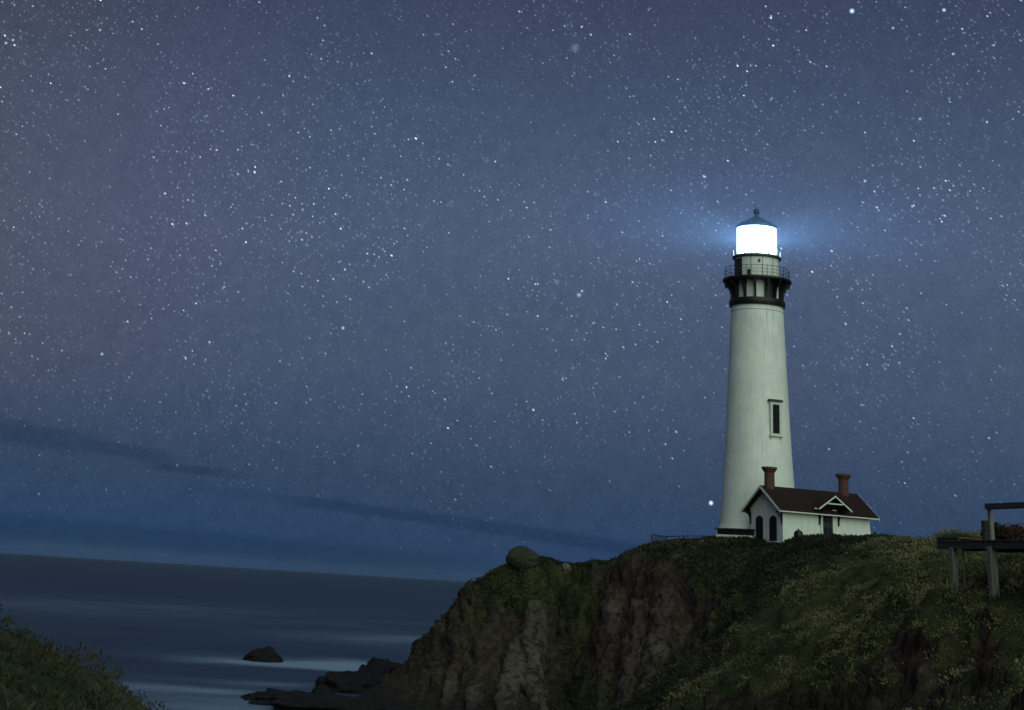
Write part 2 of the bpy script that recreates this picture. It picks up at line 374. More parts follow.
# far frame of the sheet
for a in range(-80, 20, 15): Wp(a, 170, -6)
for a in (30, 50, 70, 90, 120, 150, 180): Wp(a, 230, 16)
for a in (-100, -130, -160): Wp(a, 120, -4)
CT = np.array(ctrl)
def rbf_fit(c):
    n = len(c); d = np.hypot(c[:, None, 0]-c[None, :, 0], c[:, None, 1]-c[None, :, 1])
    A = np.zeros((n+3, n+3)); A[:n, :n] = -d-np.eye(n)*.02*-1; A[:n, n] = 1; A[:n, n+1:] = c[:, :2]; A[n, :n] = 1; A[n+1:, :n] = c[:, :2].T
    b = np.zeros(n+3); b[:n] = c[:, 2]; return np.linalg.solve(A, b)
WT = rbf_fit(CT)
def z0f(X, Y):
    sh = X.shape; x = X.ravel(); y = Y.ravel(); o = np.empty_like(x)
    for i in range(0, len(x), 20000):
        a = x[i:i+20000]; b = y[i:i+20000]
        d = np.sqrt((a[:, None]-CT[:, 0])**2+(b[:, None]-CT[:, 1])**2+.25)
        o[i:i+20000] = -d@WT[:-3]+WT[-3]+a*WT[-2]+b*WT[-1]
    return o.reshape(sh)
def axis(lo, f0, f1, hi, d):
    a = list(np.arange(f0, f1, d)); s = d; x = f1
    while x < hi: a.append(x); s *= 1.18; x += s
    a.append(hi); s = d; x = f0-d
    while x > lo: a.insert(0, x); s *= 1.18; x -= s
    a.insert(0, lo); return np.array(a)
# rock fins standing out from the faces: top point, foot point, side slope, paleness
FINS = [((519, 634, 182), (504, 716, 169), 2.1, .75), ((523, 640, 181.5), (545, 716, 169.5), 2.1, .75), ((470, 606, 187), (446, 700, 174.5), 1.9, .5), ((437, 655, 186), (398, 712, 176), 1.8, .6),
        ((488, 656, 181), (470, 716, 170.5), 2.6, .7), ((618, 588, 178), (608, 690, 169), 2.4, .15), ((668, 583, 172.5), (655, 670, 164), 2.2, .3), ((643, 600, 173), (632, 690, 165), 2.6, .3), ((535, 600, 184), (533, 640, 180), 3.0, .5), ((500, 575, 190), (497, 610, 185.5), 2.4, .4)]
def terrain_grid(xs, ys):
    X, Y = np.meshgrid(xs, ys); Z = z0f(X, Y)
    nx, ny = len(xs), len(ys)
    gy, gx = np.gradient(Z, ys, xs); sl = np.hypot(gx, gy)
    D = np.hypot(X, Y); q = 0*X
    steep = sst(.55, 1.3, sl)
    # metre-scale relief along the horizontal normal: buttresses and gullies on the faces, hummocks on the tops
    far = sst(130, 152, D)*sst(-2, 3, Z)
    gul = ridged(X*.24+Z*.07, Y*.13, Z*.05, 5, 3, .55)
    Z = Z+steep*far*(gul*2.6-.8)*sst(13.5, 9.5, Z)+steep*(1-far)*fbm(X*.35, Y*.35, q, 9, 3)*.6
    flat = 1-steep
    tip = sst(9, 5, np.hypot(X-5, Y-187))
    Z = Z+(1-tip)*flat*(fbm(X*.45, Y*.45, q, 31, 3)*.22)*sst(4, 14, D)
    nearr = sst(150, 125, D)*sst(36, 52, D)
    hum = 1-np.abs(fbm(X*.62, Y*.62, q, 77, 2))*2.2
    Z = Z+nearr*(hum*.34+fbm(X*.28, Y*.2, q, 78, 2)*.5)
    fin = np.zeros_like(Z)
    for (a_, b_, k_, pal) in FINS:
        A_, B_ = at(*a_), at(*b_); dx, dy = B_.x-A_.x, B_.y-A_.y; LL = dx*dx+dy*dy
        wx = .7*fbm(X*.35, Y*.35, q, 120, 3); u = np.clip(((X-A_.x)*dx+(Y-A_.y)*dy)/LL, -.15, 1.6)
        dd = np.hypot(X-(A_.x+dx*u)+wx, (Y-(A_.y+dy*u)))
        zf_ = A_.z+(B_.z-A_.z)*u-k_*np.maximum(dd-.35, 0)-2.5*np.maximum(-u, 0)*10
        new = zf_ > Z; fin = np.where(new, np.maximum(fin, pal*np.clip((zf_-Z)/.8, 0, 1)), fin); Z = np.maximum(Z, zf_)
    gy, gx = np.gradient(Z, ys, xs); sl = np.hypot(gx, gy)
    nrm = np.stack([-gx, -gy, np.ones_like(gx)], -1); nrm /= np.linalg.norm(nrm, axis=-1, keepdims=True)
    steep = sst(.7, 1.5, sl)
    dsp = ridged(X*.55, Y*.55, Z*.55, 44, 4, .55)*.85*steep+fbm(X*1.7, Y*1.7, Z*1.7, 51, 3, .6)*(.10+.22*steep)
    dsp = dsp*sst(3, 12, D)
    Pn = np.stack([X, Y, Z], -1)+nrm*dsp[..., None]
    return X, Y, Pn, sl, steep, nrm, fin
xs = axis(-500, -16, 68, 620, .18); ys = axis(-300, 12, 206, 700, .22)
X, Y, Pn, SL, STEEP, NRM, FIN = terrain_grid(xs, ys)
Z = Pn[..., 2]
nx, ny = len(xs), len(ys)
idx = np.arange(nx*ny).reshape(ny, nx)
F = np.stack([idx[:-1, :-1], idx[:-1, 1:], idx[1:, 1:], idx[1:, :-1]], -1).reshape(-1, 4)
# vegetation cover: thick where it is not too steep, bare on the faces, on slips and near the water
D_ = np.hypot(X, Y); AZ = np.degrees(np.arctan2(X, Y)); EL = np.degrees(np.arctan2(Z-CAMZ, D_))
pn = fbm(X*.16, Y*.16, Z*.16, 91, 4, .55); pn2 = fbm(X*.5, Y*.5, Z*.5, 95, 3)
veg = 1.15-sst(.6, 1.7, SL)*1.0+pn*.9+pn2*.35
veg -= sst(6.5, 1.5, Z)*1.2*(D_ > 50)
veg = np.clip(veg, 0, 1)
# where each point of the ground shows, to put the bare patches where they are
mw = np.array(cam.matrix_world.inverted()); pc_ = Pn.reshape(-1, 3)@mw[:3, :3].T+mw[:3, 3]
dz_ = np.maximum(-pc_[:, 2], .1).reshape(X.shape)
PX = 512+FPX*pc_[:, 0].reshape(X.shape)/dz_; PY = PPY-FPX*pc_[:, 1].reshape(X.shape)/dz_
def patch(px, py, sx_, sy_, d0, d1): return np.exp(-((PX-px)/sx_)**2-((PY-py)/sy_)**2)*(D_ > d0)*(D_ < d1)
slip = patch(645, 612, 48, 36, 150, 190)+patch(620, 650, 24, 28, 150, 190)
slip2 = patch(912, 650, 16, 18, 50, 110)+patch(988, 650, 8, 32, 50, 110)
but = patch(450, 672, 45, 45, 150, 200)+patch(515, 690, 36, 45, 150, 186)+patch(420, 690, 50, 30, 150, 200)
veg = np.clip(veg-slip*1.3*(.7+pn)-slip2*1.6-but*1.6, 0, 1)
veg = np.clip(veg+(D_ < 135)*(PY < 690)*(PX > 690)*.6-slip2*1.6+.9*patch(545, 585, 62, 30, 150, 200)+.9*patch(590, 640, 30, 40, 150, 200)*.6+.8*patch(590, 700, 70, 28, 140, 180)-1.1*patch(925, 690, 115, 34, 50, 130)*(.75+1.6*pn)-1.0*patch(790, 712, 90, 16, 50, 150), 0, 1)
pale = np.clip(FIN*(.75+.5*pn2)+.6*patch(650, 650, 16, 8, 150, 200)+.5*patch(612, 615, 10, 14, 150, 200), 0, 1)
veg = np.clip(veg-FIN*1.2, 0, 1)
red = np.clip(slip*1.3+slip2*1.3, 0, 1)

def ground(tt, p):
    geo = tt.node('ShaderNodeNewGeometry').outputs['Position']
    def at_(n): a = tt.node('ShaderNodeAttribute'); a.attribute_name = n; return a.outputs['Fac']
    v = at_('veg'); rd = at_('red')
    n1 = tt.noise(geo, .22, 5, .6); n2 = tt.noise(geo, 1.3, 5, .65); n3 = tt.noise(geo, 5.5, 4, .7)
    rock = tt.ramp(n2, [(.28, (.010, .009, .008)), (.5, (.033, .025, .020)), (.72, (.080, .060, .046))])
    strata = tt.noise(tt.mapping(geo, rot=(.25, .1, .3), scale=(.35, .35, 2.2)), 1.0, 4, .6)
    rock = tt.mix(tt.ss(strata, .5, .62, 0, .55), rock, (.036, .027, .022))
    redr = tt.ramp(n2, [(.3, (.012, .009, .009)), (.55, (.038, .023, .020)), (.75, (.095, .060, .045))])
    rock = tt.mix(rd, rock, redr)
    rock = tt.mix(tt.ss(n3, .62, .72, 0, .5), rock, (.12, .095, .075))
    green = tt.ramp(n2, [(.25, (.010, .016, .008)), (.5, (.026, .036, .015)), (.75, (.060, .062, .024))])
    green = tt.mix(tt.ss(n1, .42, .62, 0, .8), green, tt.ramp(n3, [(.3, (.028, .024, .014)), (.7, (.085, .074, .032))]))
    vv = tt.ss(tt.m('ADD', v, tt.m('MULTIPLY', tt.m('SUBTRACT', n3, .5), .7)), .38, .58)
    sepz = tt.node('ShaderNodeSeparateXYZ'); tt.put(sepz.inputs[0], geo)
    wet = tt.ss(tt.m('ADD', sepz.outputs[2], tt.m('MULTIPLY', n2, 1.5)), .9, 3.2, .75, 0)
    rock = tt.mix(tt.m('MULTIPLY', at_('pale'), tt.ss(n2, .35, .55)), rock, (.125, .105, .090))
    c = tt.mix(vv, rock, green); c = tt.mix(wet, c, (.014, .014, .015))
    tt.put(p.inputs['Base Color'], c); p.inputs['Roughness'].default_value = .95; p.inputs['Specular IOR Level'].default_value = .12
    h = tt.m('ADD', tt.m('MULTIPLY', n2, .6), tt.m('MULTIPLY', n3, .4))
    n3c = tt.node('ShaderNodeTexNoise'); tt.put(n3c.inputs['Vector'], geo); n3c.inputs['Scale'].default_value = .5; n3c.inputs['Detail'].default_value = 4
    vsc = tt.node('ShaderNodeVectorMath', operation='SCALE'); tt.put(vsc.inputs[0], n3c.outputs['Color']); vsc.inputs['Scale'].default_value = 4.5; dist3 = vsc.outputs[0]
    vo = tt.node('ShaderNodeTexVoronoi', feature='DISTANCE_TO_EDGE'); tt.put(vo.inputs['Vector'], tt.vm('ADD', tt.mapping(geo, rot=(.3, .2, .1), scale=(1.6, 1.6, 1.0)), dist3)); vo.inputs['Scale'].default_value = .45
    h = tt.m('ADD', h, tt.m('MULTIPLY', tt.ss(vo.outputs['Distance'], 0, .12), tt.m('SUBTRACT', .26, tt.m('MULTIPLY', vv, .26))))
    bn = tt.node('ShaderNodeBump'); bn.inputs['Strength'].default_value = .8; bn.inputs['Distance'].default_value = .45
    tt.put(bn.inputs['Height'], h); tt.l.new(bn.outputs[0], p.inputs['Normal'])
M_ground = mat('headland_ground', ground)
terr = npmesh('terrain', Pn.reshape(-1, 3), F, M_ground, {'veg': veg, 'red': red, 'pale': pale})
tag(terr, 'dark rocky headland with steep cliffs and scrub above the sea', 'headland', kind='structure')

def ground_z(x, y):
    i = np.clip(np.searchsorted(xs, x), 0, nx-1); j = np.clip(np.searchsorted(ys, y), 0, ny-1); return Z[j, i]

# ------------------------------------------------------------ sea
sx = axis(-9000, -150, 70, 9000, 1.7); sy = axis(-400, 90, 620, 12000, 2.6)
SX, SY = np.meshgrid(sx, sy)
foam = np.zeros_like(SX)
WX = 14*fbm(SX*.03, SY*.02, SX*0, 61, 4); WY = 13*fbm(SX*.035, SY*.02, SX*0, 71, 4)
def blob(px, py, rx, ry, amp, rot=0.0):
    global foam
    c = at_sea(px, py); dx = SX-c.x+WX; dy = SY-c.y+WY
    rx *= .85; ry *= 1.5; u = dx*math.cos(rot)+dy*math.sin(rot); v_ = -dx*math.sin(rot)+dy*math.cos(rot)
    foam += amp*np.exp(-(u/rx)**2-(v_/ry)**2)
blob(265, 661, 18, 7, .55, -.1); blob(325, 667, 17, 4.5, .95, -.2); blob(215, 661, 11, 3.5, .4, 0); blob(378, 666, 10, 7, .8); blob(250, 690, 16, 4, .45, .1); blob(200, 704, 14, 5, .3); blob(300, 683, 10, 3, .5); blob(295, 702, 6, 2, .7)
blob(130, 604, 90, 50, .07); blob(60, 606, 90, 50, .08); blob(400, 640, 40, 30, .12); blob(140, 690, 14, 14, .12); blob(430, 640, 15, 15, .22)
foam *= (1+.95*fbm(SX*.06, SY*.045, SX*0, 3, 5, .65)*1.3)
foam += .03*np.clip(fbm(SX*.008, SY*.016, SX*0, 13, 4)*2, 0, 1)*sst(1500, 250, np.hypot(SX, SY))
foam = np.clip(foam*.8, 0, .7)
def water(tt, p):
    geo = tt.node('ShaderNodeNewGeometry').outputs['Position']
    a = tt.node('ShaderNodeAttribute'); a.attribute_name = 'foam'
    st = tt.noise(tt.mapping(geo, scale=(.006, .035, 1)), 1.0, 5, .6)
    deep = tt.ramp(st, [(.35, (.010, .030, .066)), (.65, (.020, .044, .088))])
    c = tt.mix(a.outputs['Fac'], deep, (.30, .40, .60))
    tt.put(p.inputs['Base Color'], c)
    p.inputs['Roughness'].default_value = .42; p.inputs['Specular IOR Level'].default_value = .2; p.inputs['IOR'].default_value = 1.25
    n = tt.noise(tt.mapping(geo, scale=(.12, .35, 1)), 1.0, 4, .6)
    bn = tt.node('ShaderNodeBump'); bn.inputs['Strength'].default_value = .35; bn.inputs['Distance'].default_value = .5
    tt.put(bn.inputs['Height'], n); tt.l.new(bn.outputs[0], p.inputs['Normal'])
M_sea = mat('long_exposure_sea', water)
n1_, n2_ = len(sx), len(sy); ii = np.arange(n1_*n2_).reshape(n2_, n1_)
sea = npmesh('sea', np.stack([SX, SY, SX*0], -1).reshape(-1, 3), np.stack([ii[:-1, :-1], ii[:-1, 1:], ii[1:, 1:], ii[1:, :-1]], -1).reshape(-1, 4), M_sea, {'foam': foam})
tag(sea, 'smooth dark blue sea blurred by long exposure reaching the horizon', 'sea', kind='structure')

# ------------------------------------------------------------ rocks
def rockm(tt, p, c1, c2, moss):
    geo = tt.node('ShaderNodeNewGeometry').outputs['Position']
    n = tt.noise(geo, 1.4, 5, .65); n3 = tt.noise(geo, 5, 4, .6)
    c = tt.ramp(n, [(.3, c1), (.7, c2)]); c = tt.mix(tt.ss(n3, .45, .6, 0, moss), c, (.022, .030, .013))
    tt.put(p.inputs['Base Color'], c); p.inputs['Roughness'].default_value = .85; p.inputs['Specular IOR Level'].default_value = .2
    bn = tt.node('ShaderNodeBump'); bn.inputs['Strength'].default_value = .8; bn.inputs['Distance'].default_value = .2
    tt.put(bn.inputs['Height'], n3); tt.l.new(bn.outputs[0], p.inputs['Normal'])
M_wet = mat('wet_black_rock', lambda tt, p: rockm(tt, p, (.005, .005, .006), (.014, .013, .014), 0))
M_boul = mat('lichened_boulder', lambda tt, p: rockm(tt, p, (.022, .024, .018), (.055, .055, .038), .75))
M_pale = mat('pale_outcrop', lambda tt, p: rockm(tt, p, (.07, .075, .06), (.13, .13, .11), .4))
def rock(name, loc, size, m, label, seed, rough=.28, rz=0.0, flat=0.0, group=None, peaks=()):
    b = bmesh.new(); bmesh.ops.create_icosphere(b, subdivisions=5, radius=1.0)
    V = np.array([v.co[:] for v in b.verts])
    n = ridged(V[:, 0]*1.1+seed, V[:, 1]*1.1, V[:, 2]*1.1, seed, 4, .55); n2 = fbm(V[:, 0]*3+seed, V[:, 1]*3, V[:, 2]*3, seed+5, 3)
    V = V*(1+rough*(n-.3)+rough*.35*n2)[:, None]
    for (qx, qy, s, h) in peaks: V[:, 2] += h*np.exp(-((V[:, 0]-qx)**2+(V[:, 1]-qy)**2)/s**2)*(V[:, 2] > 0)
    if flat: V[:, 2] = np.where(V[:, 2] < -flat, -flat, V[:, 2])
    V *= np.array(size)
    for v, c in zip(b.verts, V): v.co = c
    me = bpy.data.meshes.new(name); b.to_mesh(me); b.free()
    for p in me.polygons: p.use_smooth = True
    o = bpy.data.objects.new(name, me); C.objects.link(o); me.materials.append(m); o.location = loc; o.rotation_euler = (0, 0, rz)
    tag(o, label, 'rock', group); return o
c = at_sea(263, 661)
rock('sea_rock', (c.x, c.y, .0), (2.5, 3.2, 1.35), M_wet, 'small dark rock standing alone in misty surf offshore', 3, .3, peaks=((.3, 0, .5, .35),))
for (px, py, s, lab, sd_, pk) in [
    (352, 690, (3.9, 5, 2.0), 'largest black shore rock, rounded, at the foot of the cliff', 12, ()),
    (262, 704, (1.3, 1.6, .5), 'small low black rock off the left tip of the long ledge', 52, ()),
    (322, 694, (1.2, 1.5, .9), 'small black rock between the long ledge and the rounded rock', 57, ()),
    (369, 676, (1.6, 2.0, 1.5), 'small black rock just above the rounded rock, touching the cliff toe', 58, ()),
    (294, 702, (5.2, 4.5, 1.15), 'long low black shore ledge with two knobs reaching out into the surf', 21, ((.45, 0, .07, .45), (.62, .1, .07, .4))),
    (335, 711, (7.5, 5.0, 1.3), 'black shore ledge at the bottom edge, in front of the rounded rock', 33, ()),
    (384, 688, (3.0, 5, 3.1), 'black humped rock wedged against the pale cliff toe', 42, ())]:
    c = at_sea(px, py); rock('shore_rock', (c.x, c.y, -.2), s, M_wet, lab, sd_, .42, group='black rocks along the cliff foot', peaks=pk)
c = at(523, 552, Dm(96)); rock('boulder', (c.x, c.y, c.z-.65), (1.75, 1.6, 1.2), M_boul, 'rounded dark boulder perched on the headland tip', 6, .16)
c = at(566, 568, Dm(94.5)); rock('outcrop', (c.x, c.y, c.z), (.5, .5, .5), M_pale, 'pale rock knob sticking out near the headland rim', 8, .3)

# ------------------------------------------------------------ lighthouse
LAZ = 9.45; LD = 189.5; LB = 18.36
lh = empty('lighthouse', (math.sin(R(LAZ))*LD, math.cos(R(LAZ))*LD, LB), R(-LAZ))   # local -y faces the camera
lh.scale = (1.09, 1.09, 1); tag(lh, 'tall white tapering lighthouse with black gallery and glowing lantern', 'lighthouse')
MB().lathe([(4.25, -1.2), (4.15, 0), (4.0, .25), (3.84, .9), (3.76, 2), (3.62, 4), (3.40, 7.4), (3.20, 11.5), (3.02, 15.7), (2.84, 20), (2.72, 22.9), (2.70, 23.15), (2.76, 23.2), (2.76, 23.3), (2.71, 23.34), (2.71, 23.75)], 96).build('tower_shaft', M_tower, lh, True, 40)
MB().lathe([(2.6, 23.7), (2.86, 23.72), (2.93, 24.0), (2.93, 24.3), (2.84, 24.5), (2.6, 24.52)], 96, True).build('band', M_black, lh, True, 30)
MB().lathe([(2.42, 24.45), (2.42, 26.6)], 96).build('watch_room_wall', M_white, lh, True)
NB = 15
for k in range(NB):
    a = R(-118+24*k); ca, sa = math.cos(a), math.sin(a); tn = Vector((-sa, ca, 0))
    mb = MB()
    pts = [(2.44, 24.53), (2.78, 24.53), (2.82, 25.2), (2.98, 25.75), (3.42, 26.15), (3.46, 26.44), (2.44, 26.44)]
    mb.poly([Vector((r*ca, r*sa, z))-tn*.10 for r, z in pts], tn*.20)
    mb.tube([(3.34*ca, 3.34*sa, 26.2), (3.34*ca, 3.34*sa, 25.78)], .08, 6, .03)
    mb.build('bracket', M_black, lh)
for deg in (32, -64, 150, -150):   # dark panels between some brackets
    a = R(-90+deg)
    MB().lathe([(2.44, 24.6), (2.47, 24.6), (2.47, 26.4), (2.44, 26.4)], 6, True, a-.17, a+.17).build('panel', M_black, lh)
MB().lathe([(2.30, 26.45), (3.48, 26.45), (3.60, 26.55), (3.60, 26.74), (3.50, 26.80), (2.30, 26.80)], 96, True).build('gallery_deck', M_black, lh, True, 30)
rl = MB()
for z, rr in ((27.95, .03), (27.55, .018), (27.2, .018)):
    rl.tube([(3.36*math.cos(2*math.pi*k/48), 3.36*math.sin(2*math.pi*k/48), z) for k in range(49)], rr, 5)
for k in range(40):
    a = 2*math.pi*k/40; r_ = .034 if k % 4 == 0 else .014
    rl.tube([(3.36*math.cos(a), 3.36*math.sin(a), 26.8), (3.36*math.cos(a), 3.36*math.sin(a), 28.0 if k % 4 == 0 else 27.95)], r_, 5)
rl.build('gallery_railing', M_iron2, lh)
MB().lathe([(2.34, 26.8), (2.34, 29.1)], 96).build('lantern_base_wall', M_white, lh, True)
for k in range(12):
    a = 2*math.pi*(k+.5)/12
    MB().box((2.36*math.cos(a), 2.36*math.sin(a), 27.95), (.05, .035, 2.25), Matrix.Rotation(a, 3, 'Z')).build('seam', M_iron2, lh)
a = R(-158)
dr = MB().lathe([(2.345, 26.82), (2.385, 26.82), (2.385, 28.95), (2.345, 28.95)], 10, True, R(-170), R(-131)).build('door', M_black, lh)
MB().box((2.40*math.cos(R(-136)), 2.40*math.sin(R(-136)), 27.8), (.06, .06, .18)).build('handle', M_iron2, dr)
a = R(-110)
MB().box((2.37*math.cos(a), 2.37*math.sin(a), 27.25), (.10, .28, .75), Matrix.Rotation(a, 3, 'Z')).build('hatch', M_black, lh)
a = R(-84)
MB().box((2.36*math.cos(a), 2.36*math.sin(a), 28.6), (.06, .24, .34), Matrix.Rotation(a, 3, 'Z')).build('vent', M_iron2, lh)
MB().lathe([(2.2, 29.1), (2.50, 29.12), (2.58, 29.2), (2.58, 29.38), (2.5, 29.44), (1.0, 29.46), (1.0, 29.10)], 96, True).build('lantern_gallery', M_roofblue, lh, True, 30)
for k in range(12):
    a = 2*math.pi*(k)/12; q = (2.46*math.cos(a), 2.46*math.sin(a))
    MB().tube([(q[0], q[1], 29.42), (q[0], q[1], 30.15)], .09, 6, .03).build('handhold', M_trim, lh)
MB().lathe([(2.02, 29.46), (2.02, 32.68)], 64).build('lantern_glass', M_lamp, lh, True)
fr = MB()
for k in range(16):
    a = 2*math.pi*k/16; fr.box((2.08*math.cos(a), 2.08*math.sin(a), 31.07), (.05, .05, 3.22), Matrix.Rotation(a, 3, 'Z'))
fr.build('glazing_bars', M_trim, lh)
MB().lathe([(2.0, 32.68), (2.16, 32.68), (2.20, 32.78), (2.16, 32.95), (1.5, 33.42), (1.1, 33.62), (.55, 33.95), (.26, 34.15), (.26, 34.25), (0.0, 34.25)], 16).build('lantern_roof', M_roofblue, lh, True, 30)
MB().lathe([(.0, 32.60), (2.0, 32.60), (2.0, 32.66), (0, 32.66)], 32).build('ceiling_plate', M_roofblue, lh)
MB().lathe([(.20, 34.2), (.22, 34.4), (.33, 34.55), (.36, 34.72), (.30, 34.90), (.14, 35.02), (0, 35.04)], 24).build('ventilator_ball', M_black, lh, True)
MB().tube([(0, 0, 35.0), (0, 0, 35.7)], .018, 5).build('lightning_rod', M_black, lh)
# window of the shaft (bearing right of the camera side)
def shaft_r(z): return np.interp(z, [0, 2, 4, 7.4, 11.5, 15.7, 20, 22.9], [4.1, 3.76, 3.62, 3.40, 3.20, 3.02, 2.84, 2.72])
def tower_window(name_z, ang, full=True):
    z = name_z; r = float(shaft_r(z)); a = ang
    root_r = Matrix.Rotation(a, 3, 'Z')
    rad = Vector((math.cos(a), math.sin(a), 0)); tn = Vector((-math.sin(a), math.cos(a), 0))
    mb = MB()
    def bx(dx, dz, sx_, sz, dep, off): return (rad*(r+off)+tn*dx+Vector((0, 0, z+dz)), (dep, sx_, sz))
    for dx in (-.53, .53): c_, d_ = bx(dx, 0, .26, 3.1, .40, .0); mb.box(c_, d_, root_r, .02)
    c_, d_ = bx(0, 1.62, 1.32, .30, .34, .01); mb.box(c_, d_, root_r, .02)
    c_, d_ = bx(0, -1.62, 1.32, .20, .34, .01); mb.box(c_, d_, root_r, .02)
    f = mb.build('window', M_trim, lh)
    mb = MB(); c_, d_ = bx(0, 1.86, 1.62, .16, .52, .07); mb.box(c_, d_, root_r, .03); c_, d_ = bx(0, 1.98, 1.46, .07, .40, .05); mb.box(c_, d_, root_r); mb.build('hood_moulding', M_iron2, f)
    mb = MB(); c_, d_ = bx(0, -1.78, 1.56, .12, .50, .07); mb.box(c_, d_, root_r, .02)
    for dx in (-.6, .6): c_, d_ = bx(dx, -1.96, .14, .24, .26, .03); mb.box(c_, d_, root_r)
    mb.build('sill', M_trim, f)
    mb = MB(); c_, d_ = bx(0, 0, .82, 3.04, .14, .05); mb.box(c_, d_, root_r); mb.build('pane', M_glass, f)
    mb = MB(); c_, d_ = bx(0, 0, .05, 3.02, .03, .125); mb.box(c_, d_, root_r)
    for dz in (-.75, 0, .75): c_, d_ = bx(0, dz, .80, .04, .028, .125); mb.box(c_, d_, root_r)
    mb.build('glazing_bar', M_dark, f)
tower_window(11.5, R(-57.5))
tower_window(17.5, R(90)-.6); 
# the lamp's beam: a lens that throws its light level with the horizon
ld_ = bpy.data.lights.new('lantern_lamp', 'POINT'); lo = bpy.data.objects.new('lantern_lamp', ld_); C.objects.link(lo); lo.parent = lh; lo.location = (0, 0, 31.0)
ld_.energy = LAMP_W = 1.0e7; ld_.color = (.26, .56, 1.0); ld_.shadow_soft_size = .35; ld_.cycles.use_multiple_importance_sampling = False; ld_.use_nodes = True
lt = NT(ld_.node_tree)
emn = [n_ for n_ in lt.n if n_.type == 'EMISSION'][0]
tcn = lt.node('ShaderNodeTexCoord').outputs['Normal']; sp = lt.node('ShaderNodeSeparateXYZ'); lt.put(sp.inputs[0], tcn)
def lobe(w_): return lt.m('EXPONENT', lt.m('MULTIPLY', lt.m('POWER', lt.m('DIVIDE', lt.m('ABSOLUTE', sp.outputs[2]), w_), 2.0), -1.0))
up_ = lt.m('GREATER_THAN', sp.outputs[2], 0.0)
lt.put(emn.inputs[1], lt.m('ADD', lt.m('MULTIPLY', lobe(.10), .42), lt.m('MULTIPLY', lt.m('MULTIPLY', lobe(.5), up_), 1.0)))

# ------------------------------------------------------------ keeper's house beside the tower
HA = 10.23; HD = 179.0; TH = 34.0
hz = 17.2
hc = Vector((math.sin(R(HA))*HD, math.cos(R(HA))*HD, hz))
dir_az = HA+90-TH
house = empty('oil_house', hc, R(90-dir_az))
tag(house, 'small white gabled house with red shingle roof at the lighthouse foot', 'house')
hx_ = Vector((math.sin(R(dir_az)), math.cos(R(dir_az)), 0)); hy_ = Vector((-hx_.y, hx_.x, 0))
def on_front(px, py, off=0.0):
    """house-local x, z where the pixel ray meets the front wall plane moved out by off"""
    r = ray(px, py); o = Vector((0, 0, CAMZ)); q = hc-hy_*off; k = (q-o).dot(hy_)/r.dot(hy_); p = o+r*k-hc
    return p.dot(hx_), p.z
def on_gable(px, py, off=0.0):
    r = ray(px, py); o = Vector((0, 0, CAMZ)); q = hc-hx_*off; k = (q-o).dot(hx_)/r.dot(hx_); p = o+r*k-hc
    return p.dot(hy_), p.z
L = on_front(870, 530)[0]; Wd = on_gable(750.5, 520)[0]
ze = at(782, 512.5, HD).z-hz+.12; zr = at(762, 487, HD+2.5).z-hz
og, oe = .75, .6
zw = ze+oe*(zr-ze)/(Wd/2+oe)
print('HOUSE L %.2f W %.2f eave %.2f ridge %.2f' % (L, Wd, ze, zr))
MB().poly([(0, 0, 0), (0, Wd, 0), (0, Wd, zw), (0, Wd/2, zr-.12), (0, 0, zw)], (L, 0, 0)).build('wall', M_white, house)
# roof: two slabs
rf = MB(); th = .16
for s_ in (0, 1):
    y0 = -oe if s_ == 0 else Wd+oe
    a_ = [(-og, y0, ze-.02), (-og, Wd/2, zr), (-og, Wd/2, zr+th), (-og, y0, ze-.02+th)]
    rf.poly(a_, (L+2*og, 0, 0))
roof = rf.build('roof', M_shing, house)
for xg in (-og-.06, L+og+.01):
    for y0 in (-oe-.05, Wd+oe+.05):
        MB().poly([(xg, y0, ze-.17), (xg, Wd/2, zr-.12), (xg, Wd/2, zr+.14), (xg, y0, ze+.09)], (.05, 0, 0)).build('bargeboard', M_trim, roof)
MB().box((L/2, -oe-.03, ze-.02), (L+2*og-.1, .07, .11)).box((L/2, Wd+oe+.03, ze-.02), (L+2*og-.1, .07, .11)).build('fascia', M_trim, roof)
# chimneys on the ridge
def ridge_x(px):
    lo_, hi_ = -1.0, L+1
    for _ in range(40):
        m_ = (lo_+hi_)/2; p = hc+hx_*m_+hy_*(Wd/2)
        a_ = math.atan2(p.x, p.y); r = ray(px, 485); 
        if a_ < math.atan2(r.x, r.y): lo_ = m_
        else: hi_ = m_
    return m_
for px, lab in ((769.5, 'brick chimney by the near gable'), (843.5, 'brick chimney at the far end of the ridge')):
    x_ = ridge_x(px)
    ch = MB().lathe([(.56, zr-.5), (.54, zr+.9), (.53, zr+1.45), (.68, zr+1.62), (.70, zr+1.72), (.82, zr+1.80), (.82, zr+2.0), (.55, zr+2.02), (.52, zr+1.5), (0, zr+1.45)], 24).build('chimney', M_brick, roof, True, 35)
    ch.location = (x_, Wd/2, 0); ch['label'] = lab
